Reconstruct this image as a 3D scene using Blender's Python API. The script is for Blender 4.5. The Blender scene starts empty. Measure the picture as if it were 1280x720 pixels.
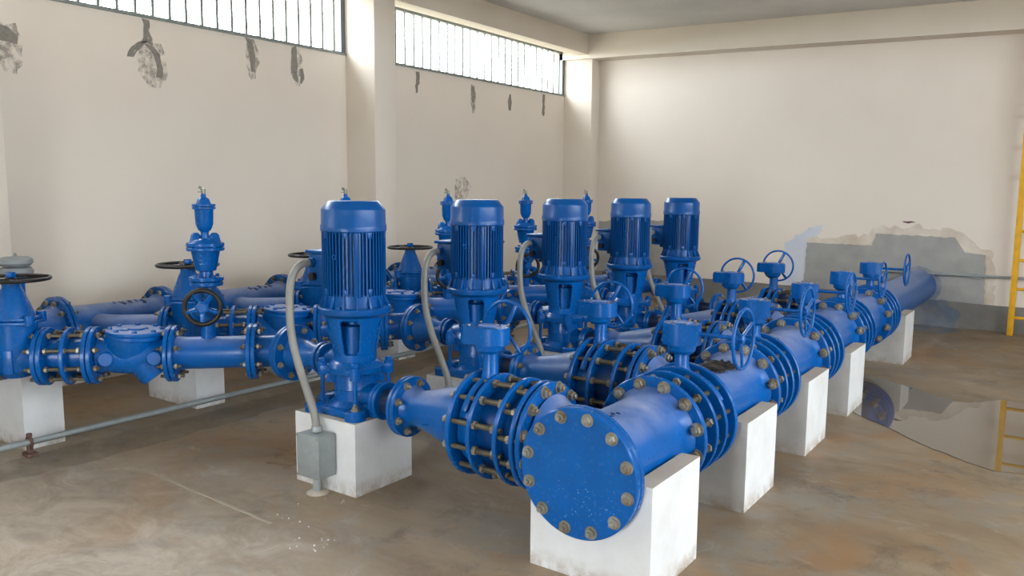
import bpy, bmesh, math, random
from mathutils import Matrix, Vector
random.seed(7)
PI = math.pi
SC = bpy.context.scene
COL = SC.collection

# ------------------------------------------------------------------ camera
YAW, PITCH, ROLL, FPX = 0.6166, 0.1230, 0.0092, 1000.6
fw = Vector((-math.sin(YAW)*math.cos(PITCH), math.cos(YAW)*math.cos(PITCH), -math.sin(PITCH)))
rt = Vector((math.cos(YAW), math.sin(YAW), 0))
up = rt.cross(fw)
r2 = rt*math.cos(ROLL) + up*math.sin(ROLL)
u2 = up*math.cos(ROLL) - rt*math.sin(ROLL)
cam = bpy.data.cameras.new('camera'); cam.sensor_width = 36.0; cam.lens = 36.0*FPX/1280.0
cam.clip_start = 0.05; cam.clip_end = 300
camo = bpy.data.objects.new('camera', cam); COL.objects.link(camo)
camo.matrix_world = Matrix(((r2.x, u2.x, -fw.x, 0), (r2.y, u2.y, -fw.y, 0), (r2.z, u2.z, -fw.z, 1.6), (0, 0, 0, 1)))
SC.camera = camo

# ------------------------------------------------------------------ sky and exposure
SC.view_settings.view_transform = 'Standard'
SC.view_settings.look = 'None'
SC.view_settings.gamma = 1.0
SC.view_settings.use_curve_mapping = False
SC.view_settings.exposure = 0.0
world = bpy.data.worlds.new('overcast_sky'); SC.world = world
world.use_nodes = True
wn = world.node_tree.nodes; wl = world.node_tree.links
wn.clear()
w_out = wn.new('ShaderNodeOutputWorld'); w_bg = wn.new('ShaderNodeBackground')
w_bg.inputs['Color'].default_value = (0.86, 0.94, 1.0, 1); w_bg.inputs['Strength'].default_value = 25.0
wl.new(w_bg.outputs[0], w_out.inputs[0])

def portal(loc, rot, sx, sy):
    l = bpy.data.lights.new('window_portal', 'AREA'); l.shape = 'RECTANGLE'; l.size = sx; l.size_y = sy
    l.cycles.is_portal = True
    o = bpy.data.objects.new('window_portal', l); COL.objects.link(o); o.location = loc; o.rotation_euler = rot
# windows of the left wall; yard door, right strip and entrance are unseen, sized for light
portal((-6.60, 4.34, 3.36), (0, -PI/2, 0), 0.72, 3.58)
portal((-6.60, 8.48, 3.36), (0, -PI/2, 0), 0.72, 4.10)
portal((-6.60, 0.45, 3.36), (0, -PI/2, 0), 0.72, 3.58)
portal((3.60, 3.6, 1.05), (0, PI/2, 0), 2.1, 1.1)
portal((3.60, 3.2, 3.0), (0, PI/2, 0), 0.6, 9.6)
portal((-1.2, -3.6, 1.1), (-PI/2, 0, 0), 1.7, 2.2)

# ------------------------------------------------------------------ materials
MATS = {}
def newmat(name):
    m = bpy.data.materials.new(name); m.use_nodes = True
    nt = m.node_tree; b = nt.nodes['Principled BSDF']; MATS[name] = m
    return m, nt, b
def N(nt, t, **kw):
    n = nt.nodes.new(t)
    for k, v in kw.items():
        if k in n.inputs: n.inputs[k].default_value = v
        else: setattr(n, k, v)
    return n
def ramp(nt, stops):
    n = nt.nodes.new('ShaderNodeValToRGB'); e = n.color_ramp.elements
    while len(e) < len(stops): e.new(0.5)
    for el, (p, c) in zip(e, stops):
        el.position = p; el.color = (c[0], c[1], c[2], 1) if not isinstance(c, (int, float)) else (c, c, c, 1)
    return n
def mixc(nt, f, a, b, blend='MIX'):
    n = nt.nodes.new('ShaderNodeMix'); n.data_type = 'RGBA'; n.blend_type = blend
    for s, v in ((n.inputs[0], f), (n.inputs[6], a), (n.inputs[7], b)):
        if isinstance(v, (int, float)): s.default_value = v
        elif isinstance(v, (tuple, list)): s.default_value = (v[0], v[1], v[2], 1)
        else: nt.links.new(v, s)
    return n.outputs[2]
def maths(nt, op, a, b=None):
    n = nt.nodes.new('ShaderNodeMath'); n.operation = op
    for s, v in zip(n.inputs, (a, b)):
        if v is None: continue
        if isinstance(v, (int, float)): s.default_value = v
        else: nt.links.new(v, s)
    return n.outputs[0]
def noise(nt, scale, detail=4, rough=0.55, vec=None, dist=0.0):
    n = N(nt, 'ShaderNodeTexNoise'); n.inputs['Scale'].default_value = scale
    n.inputs['Detail'].default_value = detail; n.inputs['Roughness'].default_value = rough
    n.inputs['Distortion'].default_value = dist
    if vec is not None: nt.links.new(vec, n.inputs['Vector'])
    return n.outputs['Fac']
def objco(nt): return N(nt, 'ShaderNodeTexCoord').outputs['Object']
def worldpos(nt): return N(nt, 'ShaderNodeNewGeometry').outputs['Position']
def bump(nt, b, h, strength, dist):
    n = N(nt, 'ShaderNodeBump'); n.inputs['Strength'].default_value = strength; n.inputs['Distance'].default_value = dist
    nt.links.new(h, n.inputs['Height']); nt.links.new(n.outputs[0], b.inputs['Normal'])

def paint(name, col, rough, dust_sheen=0.0, dust_sheen_col=(0.36, 0.40, 0.58), coat=0.0):
    m, nt, b = newmat(name)
    P = worldpos(nt)
    n1 = noise(nt, 9, 4, 0.6, P); n2 = noise(nt, 60, 3, 0.6, P)
    c = mixc(nt, ramp_fac(nt, n1, 0.35, 0.7), col, tuple(x*0.80 for x in col))
    if dust_sheen > 0:  # upward faces paled: real dust plus sky reflection put into the colour
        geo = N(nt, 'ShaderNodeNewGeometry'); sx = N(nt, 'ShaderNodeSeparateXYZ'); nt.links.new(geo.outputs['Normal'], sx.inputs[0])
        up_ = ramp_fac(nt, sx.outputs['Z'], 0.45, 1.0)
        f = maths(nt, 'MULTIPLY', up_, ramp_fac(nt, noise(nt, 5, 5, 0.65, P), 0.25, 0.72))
        f = maths(nt, 'MULTIPLY', f, dust_sheen)
        c = mixc(nt, f, c, dust_sheen_col)
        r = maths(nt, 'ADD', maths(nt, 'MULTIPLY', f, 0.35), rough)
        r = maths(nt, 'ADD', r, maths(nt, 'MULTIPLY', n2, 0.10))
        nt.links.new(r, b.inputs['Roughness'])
    else:
        r = maths(nt, 'ADD', maths(nt, 'MULTIPLY', n2, 0.12), rough - 0.04); nt.links.new(r, b.inputs['Roughness'])
    nt.links.new(c, b.inputs['Base Color'])
    b.inputs['Specular IOR Level'].default_value = 0.32
    bump(nt, b, noise(nt, 70, 2, 0.5, P), 0.06, 0.003)
    if coat: b.inputs['Coat Weight'].default_value = coat; b.inputs['Coat Roughness'].default_value = 0.15
    return m
def ramp_fac(nt, v, lo, hi):
    n = nt.nodes.new('ShaderNodeMapRange'); n.inputs['From Min'].default_value = lo; n.inputs['From Max'].default_value = hi
    nt.links.new(v, n.inputs['Value']); return n.outputs[0]

BLUE = paint('blue_paint', (0.0, 0.093, 0.362), 0.24, 0.0)
BLUE_D = paint('blue_paint_dust_sheen', (0.0, 0.093, 0.362), 0.24, 0.85)
BLUE_M = paint('motor_blue', (0.0, 0.076, 0.295), 0.28, 0.0)
BLUE_DK = paint('gap_shade_blue', (0.008, 0.022, 0.075), 0.5, 0.0)  # near-black tone paints the shade in the gap between the flanges
SLEEVE = paint('ring_shade_blue', (0.0, 0.042, 0.185), 0.28, 0.0)  # darker blue paints the shade between the joint rings
BLACK = paint('black_enamel', (0.012, 0.011, 0.010), 0.35, 0.0)
RUBBER = paint('black_rubber', (0.010, 0.012, 0.018), 0.6, 0.0)
YELLOW = paint('yellow_paint', (0.80, 0.42, 0.020), 0.40, 0.0)

m, nt, b = newmat('zinc_bolt'); P = worldpos(nt)
c = mixc(nt, ramp_fac(nt, noise(nt, 14, 3, 0.6, P), 0.35, 0.68), (0.32, 0.315, 0.28), (0.17, 0.125, 0.07))
nt.links.new(c, b.inputs['Base Color']); b.inputs['Metallic'].default_value = 0.55; b.inputs['Roughness'].default_value = 0.42
ZINC = m
m, nt, b = newmat('threaded_rod'); P = worldpos(nt)
c = mixc(nt, ramp_fac(nt, noise(nt, 12, 3, 0.6, P), 0.3, 0.7), (0.135, 0.115, 0.07), (0.07, 0.06, 0.045))
nt.links.new(c, b.inputs['Base Color']); b.inputs['Metallic'].default_value = 0.5; b.inputs['Roughness'].default_value = 0.5
w = N(nt, 'ShaderNodeTexWave'); w.inputs['Scale'].default_value = 60; bump(nt, b, w.outputs['Fac'], 0.1, 0.002)
ROD = m
m, nt, b = newmat('galvanised_steel'); P = worldpos(nt)
c = mixc(nt, noise(nt, 26, 3, 0.7, P), (0.24, 0.27, 0.275), (0.36, 0.39, 0.39))
nt.links.new(c, b.inputs['Base Color']); b.inputs['Metallic'].default_value = 0.35; b.inputs['Roughness'].default_value = 0.5
GALV = m
m, nt, b = newmat('grey_plastic'); b.inputs['Base Color'].default_value = (0.22, 0.24, 0.25, 1); b.inputs['Roughness'].default_value = 0.6
GREYP = m
m, nt, b = newmat('grey_flexible_conduit'); P = worldpos(nt)
c = mixc(nt, noise(nt, 10, 2, 0.5, P), (0.20, 0.195, 0.178), (0.26, 0.252, 0.235))
nt.links.new(c, b.inputs['Base Color']); b.inputs['Roughness'].default_value = 0.45
FLEX = m
m, nt, b = newmat('brass'); b.inputs['Base Color'].default_value = (0.20, 0.20, 0.16, 1); b.inputs['Metallic'].default_value = 0.7; b.inputs['Roughness'].default_value = 0.4
BRASS = m
m, nt, b = newmat('rusty_iron'); P = worldpos(nt)
c = mixc(nt, noise(nt, 40, 4, 0.6, P), (0.05, 0.035, 0.03), (0.16, 0.07, 0.045)); nt.links.new(c, b.inputs['Base Color']); b.inputs['Roughness'].default_value = 0.7
RUST = m
m, nt, b = newmat('window_steel'); b.inputs['Base Color'].default_value = (0.10, 0.12, 0.125, 1); b.inputs['Roughness'].default_value = 0.45
STEEL = m
m, nt, b = newmat('pale_bar_paint'); b.inputs['Base Color'].default_value = (0.20, 0.22, 0.20, 1); b.inputs['Roughness'].default_value = 0.5
BARP = m

# cream wall paint
m, nt, b = newmat('cream_wall_paint'); P = worldpos(nt)
c = mixc(nt, ramp_fac(nt, noise(nt, 0.7, 4, 0.55, P), 0.3, 0.75), (0.75, 0.675, 0.59), (0.70, 0.62, 0.535))
spk = ramp_fac(nt, noise(nt, 7, 6, 0.75, P), 0.70, 0.80)
c = mixc(nt, maths(nt, 'MULTIPLY', spk, 0.35), c, (0.42, 0.37, 0.31))
nt.links.new(c, b.inputs['Base Color']); b.inputs['Roughness'].default_value = 0.75
bump(nt, b, noise(nt, 45, 5, 0.6, P), 0.10, 0.004)
WALL = m
m, nt, b = newmat('ceiling_concrete'); P = worldpos(nt)
c = mixc(nt, ramp_fac(nt, noise(nt, 1.1, 5, 0.6, P), 0.3, 0.7), (0.76, 0.755, 0.745), (0.64, 0.635, 0.625))
nt.links.new(c, b.inputs['Base Color']); b.inputs['Roughness'].default_value = 0.85
CEIL = m
# white painted plaster
def plaster(name, col, col2, stain):
    m, nt, b = newmat(name); P = worldpos(nt)
    c = mixc(nt, ramp_fac(nt, noise(nt, 4, 5, 0.6, P), 0.35, 0.75), col, col2)
    sx = N(nt, 'ShaderNodeSeparateXYZ'); nt.links.new(P, sx.inputs[0])
    low = nt.nodes.new('ShaderNodeMapRange'); low.inputs['From Min'].default_value = 0.09; low.inputs['From Max'].default_value = 0.0
    nt.links.new(sx.outputs['Z'], low.inputs['Value'])
    f = maths(nt, 'MULTIPLY', low.outputs[0], ramp_fac(nt, noise(nt, 14, 5, 0.7, P), 0.38, 0.62))
    c = mixc(nt, maths(nt, 'MULTIPLY', f, stain), c, (0.30, 0.22, 0.14))
    sp = ramp_fac(nt, noise(nt, 30, 4, 0.8, P), 0.69, 0.75)
    c = mixc(nt, maths(nt, 'MULTIPLY', sp, 0.5), c, (0.25, 0.21, 0.17))
    nt.links.new(c, b.inputs['Base Color']); b.inputs['Roughness'].default_value = 0.8
    bump(nt, b, noise(nt, 35, 5, 0.6, P), 0.18, 0.006)
    return m
WHITE = plaster('white_plaster', (0.66, 0.665, 0.67), (0.56, 0.555, 0.55), 0.85)
TOPC = plaster('bare_cement', (0.52, 0.46, 0.385), (0.40, 0.35, 0.285), 0.4)
CEMENT = plaster('grey_cement_render', (0.36, 0.35, 0.33), (0.28, 0.275, 0.262), 0.2)
CEMENT_D = plaster('dark_cement_band', (0.20, 0.19, 0.175), (0.15, 0.14, 0.125), 0.2)
RAWEDGE = plaster('scraped_plaster', (0.70, 0.63, 0.54), (0.50, 0.41, 0.32), 0.1)
LILAC = plaster('lilac_undercoat', (0.60, 0.62, 0.68), (0.52, 0.54, 0.61), 0.1)
GREYPL = plaster('raw_and_shaded_plaster', (0.50, 0.485, 0.46), (0.37, 0.355, 0.335), 0.9)
STAIN = plaster('damp_cement_stain', (0.30, 0.275, 0.245), (0.46, 0.42, 0.365), 0.1)

def broken(name, ca, cb, lo, hi, sc, amax=1.0):
    m, nt, b = newmat(name); P = worldpos(nt)
    nt.links.new(mixc(nt, noise(nt, 9, 4, 0.6, P), ca, cb), b.inputs['Base Color']); b.inputs['Roughness'].default_value = 0.8
    nt.links.new(maths(nt, 'MULTIPLY', ramp_fac(nt, noise(nt, sc, 6, 0.7, P), lo, hi), amax), b.inputs['Alpha']); return m
STAIN = broken('damp_cement_stain', (0.21, 0.19, 0.165), (0.30, 0.27, 0.235), 0.30, 0.48, 24, 0.92)
STAIN_L = broken('faint_cement_smear', (0.36, 0.32, 0.275), (0.46, 0.41, 0.35), 0.42, 0.62, 16, 0.6)
OCHRE = broken('ochre_rust_stain', (0.50, 0.26, 0.07), (0.40, 0.23, 0.09), 0.42, 0.72, 7, 0.75)
SPRAY = broken('blue_overspray', (0.10, 0.22, 0.42), (0.16, 0.28, 0.44), 0.30, 0.75, 4, 0.55)
STRIP_DK = broken('dark_floor_strip', (0.15, 0.115, 0.075), (0.22, 0.17, 0.12), 0.30, 0.75, 3, 0.40)
# floor
m, nt, b = newmat('stained_concrete_floor'); P = worldpos(nt)
st = N(nt, 'ShaderNodeMapping'); st.inputs['Scale'].default_value = (0.85, 1.25, 1); st.inputs['Rotation'].default_value = (0, 0, 0.5); nt.links.new(P, st.inputs['Vector'])
V = st.outputs[0]
nA = noise(nt, 0.8, 7, 0.68, V, 0.8); nB = noise(nt, 1.9, 7, 0.70, V, 0.6); nC = noise(nt, 1.1, 6, 0.65, P, 1.0)
c = mixc(nt, ramp_fac(nt, nA, 0.40, 0.60), (0.235, 0.165, 0.100), (0.35, 0.265, 0.175))
c = mixc(nt, maths(nt, 'MULTIPLY', ramp_fac(nt, nB, 0.50, 0.62), 0.80), c, (0.27, 0.245, 0.21))
c = mixc(nt, maths(nt, 'MULTIPLY', ramp_fac(nt, nC, 0.53, 0.64), 0.75), c, (0.335, 0.185, 0.080))
nD = noise(nt, 3.6, 8, 0.75, V, 0.7)
c = mixc(nt, maths(nt, 'MULTIPLY', ramp_fac(nt, nD, 0.57, 0.70), 0.60), c, (0.46, 0.405, 0.335))
nE = noise(nt, 2.6, 8, 0.75, P, 0.5)
c = mixc(nt, maths(nt, 'MULTIPLY', ramp_fac(nt, nE, 0.54, 0.66), 0.65), c, (0.135, 0.105, 0.072))
# paler dry cement towards the entrance side of the hall
sx = N(nt, 'ShaderNodeSeparateXYZ'); nt.links.new(P, sx.inputs[0])
dry = nt.nodes.new('ShaderNodeMapRange'); dry.inputs['From Min'].default_value = 3.5; dry.inputs['From Max'].default_value = 2.0
nt.links.new(maths(nt, 'ADD', sx.outputs['Y'], maths(nt, 'MULTIPLY', nA, 1.2)), dry.inputs['Value'])
dx = nt.nodes.new('ShaderNodeMapRange'); dx.inputs['From Min'].default_value = -1.6; dx.inputs['From Max'].default_value = -3.0; nt.links.new(sx.outputs['X'], dx.inputs['Value'])
dm = maths(nt, 'MULTIPLY', maths(nt, 'MULTIPLY', dry.outputs[0], dx.outputs[0]), maths(nt, 'ADD', 0.30, maths(nt, 'MULTIPLY', ramp_fac(nt, nD, 0.40, 0.60), 0.50)))
c = mixc(nt, dm, c, (0.68, 0.60, 0.50))
nF = noise(nt, 26, 4, 0.7, P)
c = mixc(nt, maths(nt, 'MULTIPLY', ramp_fac(nt, nF, 0.66, 0.74), 0.5), c, (0.14, 0.11, 0.08))
c = mixc(nt, 1.0, c, (0.87, 0.86, 0.85), 'MULTIPLY')
nt.links.new(c, b.inputs['Base Color'])
rr = ramp_fac(nt, nB, 0.2, 0.9); nt.links.new(maths(nt, 'ADD', maths(nt, 'MULTIPLY', rr, 0.25), 0.42), b.inputs['Roughness'])
bump(nt, b, noise(nt, 22, 6, 0.65, P), 0.12, 0.006)
FLOOR = m
m, nt, b = newmat('pale_joint_filler'); P = worldpos(nt)
c = mixc(nt, noise(nt, 18, 4, 0.7, P), (0.33, 0.28, 0.21), (0.46, 0.40, 0.32)); nt.links.new(c, b.inputs['Base Color']); b.inputs['Roughness'].default_value = 0.8
JOINT = m
m, nt, b = newmat('still_water'); P = worldpos(nt)
c = mixc(nt, noise(nt, 1.6, 5, 0.6, P), (0.105, 0.075, 0.048), (0.15, 0.115, 0.075)); nt.links.new(c, b.inputs['Base Color'])
b.inputs['Roughness'].default_value = 0.015; b.inputs['IOR'].default_value = 1.36; b.inputs['Coat Weight'].default_value = 0.5; b.inputs['Coat Roughness'].default_value = 0.01
WATER = m
m, nt, b = newmat('yard_ground'); P = worldpos(nt)
c = mixc(nt, noise(nt, 0.5, 4, 0.6, P), (0.26, 0.22, 0.16), (0.20, 0.19, 0.12)); nt.links.new(c, b.inputs['Base Color']); b.inputs['Roughness'].default_value = 0.9
YARD = m

# ------------------------------------------------------------------ mesh helpers
def AX(p, d):
    d = Vector(d).normalized()
    return Matrix.Translation(Vector(p)) @ Vector((0, 0, 1)).rotation_difference(d).to_matrix().to_4x4()
XD, YD, ZD = (1, 0, 0), (0, 1, 0), (0, 0, 1)

class MB:
    def __init__(s): s.v = []; s.f = []
    def add(s, vs, fs, M=None):
        o = len(s.v)
        s.v += [tuple(M @ Vector(v)) if M is not None else tuple(v) for v in vs]
        s.f += [tuple(i + o for i in f) for f in fs]; return s
    def lathe(s, prof, n=32, M=None, ph=0.0):
        vs = []; rings = []
        for r, h in prof:
            if r < 1e-6: rings.append([len(vs)]); vs.append((0, 0, h))
            else:
                rings.append(list(range(len(vs), len(vs) + n)))
                vs += [(r*math.cos(ph + 2*PI*k/n), r*math.sin(ph + 2*PI*k/n), h) for k in range(n)]
        fs = []
        for a, b in zip(rings, rings[1:]):
            for k in range(n):
                k1 = (k + 1) % n
                if len(a) == 1 and len(b) == 1: continue
                if len(a) == 1: fs.append((a[0], b[k1], b[k]))
                elif len(b) == 1: fs.append((a[k], a[k1], b[0]))
                else: fs.append((a[k], a[k1], b[k1], b[k]))
        return s.add(vs, fs, M)
    def disc(s, R, h0, h1, n=40, M=None, c=0.004, hole=0.0):
        if hole > 0: return s.lathe([(hole, h0), (R - c, h0), (R, h0 + c), (R, h1 - c), (R - c, h1), (hole, h1), (hole, h0)], n, M)
        return s.lathe([(0, h0), (R - c, h0), (R, h0 + c), (R, h1 - c), (R - c, h1), (0, h1)], n, M)
    def cyl(s, p0, p1, r0, r1=None, n=20):
        p0, p1 = Vector(p0), Vector(p1); L = (p1 - p0).length; r1 = r0 if r1 is None else r1
        return s.lathe([(0, 0), (r0, 0), (r1, L), (0, L)], n, AX(p0, p1 - p0))
    def box(s, c, d, bev=0.0, M=None, rz=0.0):
        hx, hy, hz = d[0]/2, d[1]/2, d[2]/2
        L = Matrix.Translation(Vector(c)) @ Matrix.Rotation(rz, 4, 'Z')
        if M is not None: L = M @ L
        if bev <= 0:
            vs = [(x, y, z) for z in (-hz, hz) for y in (-hy, hy) for x in (-hx, hx)]
            return s.add(vs, [(0, 2, 3, 1), (4, 5, 7, 6), (0, 1, 5, 4), (2, 6, 7, 3), (0, 4, 6, 2), (1, 3, 7, 5)], L)
        bm = bmesh.new(); bmesh.ops.create_cube(bm, size=1.0)
        for v in bm.verts: v.co = Vector((v.co.x*d[0], v.co.y*d[1], v.co.z*d[2]))
        bmesh.ops.bevel(bm, geom=list(bm.edges), offset=bev, segments=2, affect='EDGES', profile=0.5)
        bm.verts.index_update()
        vs = [v.co.copy() for v in bm.verts]; fs = [tuple(v.index for v in f.verts) for f in bm.faces]; bm.free()
        return s.add(vs, fs, L)
    def prism(s, poly, h0, h1, M=None):
        n = len(poly); vs = [(x, y, h0) for x, y in poly] + [(x, y, h1) for x, y in poly]
        fs = [tuple(reversed(range(n))), tuple(range(n, 2*n))] + [(k, (k+1) % n, n + (k+1) % n, n + k) for k in range(n)]
        return s.add(vs, fs, M)
    def tube(s, pts, r, n=12, closed=False):
        pts = [Vector(p) for p in pts]; m = len(pts); vs = []; fs = []
        def tang(i):
            if closed: return (pts[(i+1) % m] - pts[i-1]).normalized()
            return (pts[min(i+1, m-1)] - pts[max(i-1, 0)]).normalized()
        t = tang(0); a = t.orthogonal().normalized()
        for i in range(m):
            t2 = tang(i); a = (a - t2*a.dot(t2)).normalized(); b_ = t2.cross(a)
            rr = r[i] if isinstance(r, (list, tuple)) else r
            vs += [pts[i] + rr*(a*math.cos(2*PI*k/n) + b_*math.sin(2*PI*k/n)) for k in range(n)]
        for i in range(m if closed else m - 1):
            j = (i + 1) % m
            for k in range(n): fs.append((i*n + k, i*n + (k+1) % n, j*n + (k+1) % n, j*n + k))
        if not closed: fs.append(tuple(reversed(range(n)))); fs.append(tuple((m-1)*n + k for k in range(n)))
        return s.add(vs, fs)
    def hexp(s, r, h0, h1, M=None): return s.lathe([(0, h0), (r*0.92, h0), (r, h0 + 0.1*(h1-h0)), (r, h1 - 0.15*(h1-h0)), (r*0.88, h1), (0, h1)], 6, M)
    def mesh(s, name, mats, angle=32):
        me = bpy.data.meshes.new(name); me.from_pydata(s.v, [], s.f); me.validate()
        bm = bmesh.new(); bm.from_mesh(me); bmesh.ops.recalc_face_normals(bm, faces=bm.faces); bm.to_mesh(me); bm.free()
        me.polygons.foreach_set('use_smooth', [True]*len(me.polygons)); me.set_sharp_from_angle(angle=math.radians(angle))
        for q in (mats if isinstance(mats, (list, tuple)) else [mats]): me.materials.append(q)
        return me

DZ = {}
def link(name, me, parent=None, M=None):
    o = bpy.data.objects.new(name, me); COL.objects.link(o)
    if parent is not None:
        o.parent = parent; top = parent
        dz = DZ.get(parent.name, 0.0)
        o.matrix_basis = Matrix.Translation((0, 0, dz)) @ (M if M is not None else Matrix())
    elif M is not None: o.matrix_basis = M
    return o
def part(name, mb, mat, parent, M=None, angle=32): return link(name, mb.mesh(name, mat, angle), parent, M)
def thing(name, label, cat, loc, rz=0.0, group=None, base=0.0):
    """Empty at the foot of a thing; the parts are built about the point loc, base below is the foot."""
    o = bpy.data.objects.new(name, None); COL.objects.link(o); o.empty_display_size = 0.1
    o.location = (loc[0], loc[1], loc[2] - base); o.rotation_euler = (0, 0, rz)
    o['label'] = label; o['category'] = cat
    if group: o['group'] = group
    DZ[o.name] = base
    return o
def tag(o, label, cat, group=None):
    o['label'] = label; o['category'] = cat
    if group: o['group'] = group
    return o
def struct(name, mb, mat, angle=32, parent=None):
    o = link(name, mb.mesh(name, mat, angle), parent)
    if parent is None: o['kind'] = 'structure'
    return o
def kids(o): return [c for c in ALL_CHILDREN.get(o.name, [])]
def dup(root, off, label):
    r = root.copy(); COL.objects.link(r); r.location = Vector(root.location) + Vector(off); r['label'] = label
    for ch in list(root.children):
        c = ch.copy(); COL.objects.link(c); c.parent = r
        for g in list(ch.children):
            d = g.copy(); COL.objects.link(d); d.parent = c
    return r

MESH = {}
def bolt_mesh(r, head, washer=True, tail=0.012):
    k = ('bolt', r, head, washer)
    if k not in MESH:
        mb = MB()
        if washer: mb.lathe([(0, 0), (r*1.28, 0), (r*1.28, 0.005), (0, 0.005)], 16)
        mb.hexp(r, 0.004, 0.004 + head); mb.lathe([(0, head), (r*0.52, head), (r*0.52, head + 0.004 + tail), (r*0.40, head + 0.006 + tail), (0, head + 0.006 + tail)], 10)
        MESH[k] = mb.mesh('bolt', ZINC, 25)
    return MESH[k]
def stud_mesh(L, rr, nuts, nr):
    """rod along +z from 0 to L with hex nuts centred at the heights in nuts"""
    k = ('stud', round(L, 4), rr, tuple(round(x, 4) for x in nuts), nr)
    if k not in MESH:
        mb = MB(); mb.lathe([(0, 0), (rr*0.8, 0), (rr, 0.004), (rr, L - 0.004), (rr*0.8, L), (0, L)], 10)
        nv = len(mb.f)
        for h in nuts: mb.hexp(nr, h - nr*0.42, h + nr*0.42)
        me = mb.mesh('stud', [ROD, ZINC], 25)
        for p in me.polygons: p.material_index = 0 if p.index < nv else 1
        MESH[k] = me
    return MESH[k]
def bolt_mesh_blue():
    if 'bb' not in MESH:
        mb = MB(); mb.hexp(.014, 0, .011); MESH['bb'] = mb.mesh('bolt', BLUE, 25)
    return MESH['bb']
def ringpos(n, rad, ph=0.0): return [(rad*math.cos(ph + 2*PI*k/n), rad*math.sin(ph + 2*PI*k/n)) for k in range(n)]
def bolts_x(parent, n, rad, x, sgn, r=0.02, head=0.016, ph=None, name='bolt', zc=0.0, yc=0.0, washer=True):
    """hex bolts on a flange face at local x, axis +-x"""
    ph = PI/n if ph is None else ph
    for a, b_ in ringpos(n, rad, ph):
        link(name, bolt_mesh(r, head, washer), parent, AX((x, yc + a, zc + b_), (sgn, 0, 0)) @ Matrix.Rotation(random.random(), 4, 'Z'))
def studs_x(parent, n, rad, x0, L, nuts, rr=0.012, nr=0.022, ph=None):
    ph = PI/n if ph is None else ph
    me = stud_mesh(L, rr, nuts, nr)
    for a, b_ in ringpos(n, rad, ph):
        link('stud', me, parent, AX((x0, a, b_), XD) @ Matrix.Rotation(random.random(), 4, 'Z'))

def wheel(parent, M, R, rim, nsp, mat, hubr=0.022, spoke_w=0.02, dish=0.0, ph=0.0, smat=None):
    """handwheel about local z of M: rim part with spokes and hub below it"""
    pts = [(R*math.cos(2*PI*k/48), R*math.sin(2*PI*k/48), 0) for k in range(48)]
    rimo = part('handwheel', MB().tube(pts, rim, 12, True), mat, parent, M)
    for k in range(nsp):
        a = ph + 2*PI*k/nsp; mb = MB()
        p0 = Vector((hubr*0.5*math.cos(a), hubr*0.5*math.sin(a), -dish)); p1 = Vector((R*math.cos(a), R*math.sin(a), 0))
        mid = (p0 + p1)/2; d = p1 - p0
        mb.box((0, 0, 0), (spoke_w, rim*1.1, d.length), 0.002, AX(mid, d) @ Matrix.Rotation(0, 4, 'Z'))
        link('spoke', mb.mesh('spoke', smat or mat), rimo)
    link('hub', MB().lathe([(0, -dish - 0.018), (hubr, -dish - 0.018), (hubr, 0.012 - dish), (hubr*0.6, 0.018 - dish), (0, 0.018 - dish)], 20).mesh('hub', smat or mat), rimo)
    return rimo

# ------------------------------------------------------------------ fixed dimensions of the plant
S = 1.0781; YP = 3.0112; XP = -3.1784; ZH = 0.4728; ZS = 0.6429
XH = -1.5645; XE = -3.7699; WY = 10.80; WX = -6.55
ORD = ['nearest the camera', 'second from the camera', 'middle one', 'second from the back wall', 'nearest the back wall']
C45 = math.sqrt(0.5)

# ------------------------------------------------------------------ room shell
def ceil_z(x): return 3.86 - 0.0264*(x + 6.2)
struct('floor', MB().box((-1.5, 3.6, -0.1), (10.6, 14.8, 0.2)), FLOOR)
mb = MB(); mb.box((0, 0, -0.25), (160, 160, 0.1)); struct('ground', mb, YARD)
# ceiling slab, sloped a little down to the right
mb = MB(); x0, x1 = -6.8, 3.8
mb.add([(x0, -3.8, ceil_z(x0)), (x1, -3.8, ceil_z(x1)), (x1, 11.0, ceil_z(x1)), (x0, 11.0, ceil_z(x0)),
        (x0 - .3, -4.1, ceil_z(x0) + .2), (x1 + .3, -4.1, ceil_z(x1) + .2), (x1 + .3, 11.3, ceil_z(x1) + .2), (x0 - .3, 11.3, ceil_z(x0) + .2)],
       [(0, 3, 2, 1), (4, 5, 6, 7), (0, 1, 5, 4), (1, 2, 6, 5), (2, 3, 7, 6), (3, 0, 4, 7)])
struct('ceiling', mb, CEIL)
mb = MB(); mb.box((-6.65, 3.5, 1.5), (0.20, 14.6, 3.0)); mb.box((-6.65, 3.5, 3.79), (0.20, 14.6, 0.14))
wall_l = struct('wall_left', mb, WALL)
wall_b = struct('wall_back', MB().box((-1.5, 10.9, 1.95), (10.5, 0.2, 3.9)), WALL)
mb = MB(); mb.box((3.65, 7.575, 1.35), (0.2, 6.85, 2.7)); mb.box((3.65, -0.375, 1.35), (0.2, 6.85, 2.7)); mb.box((3.65, 3.6, 2.40), (0.2, 1.1, 0.60))
mb.box((3.65, 3.5, 3.50), (0.2, 14.6, 0.30)); mb.box((3.65, 9.5, 3.0), (0.2, 3.0, 0.7)); mb.box((3.65, -2.7, 3.0), (0.2, 2.2, 0.7))
struct('wall_right', mb, WALL)
mb = MB(); mb.box((-4.425, -3.7, 1.9), (4.75, 0.2, 3.8)); mb.box((1.725, -3.7, 1.8), (4.15, 0.2, 3.6)); mb.box((-1.2, -3.7, 2.95), (1.7, 0.2, 1.5))
struct('wall_front', mb, WALL)
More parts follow.
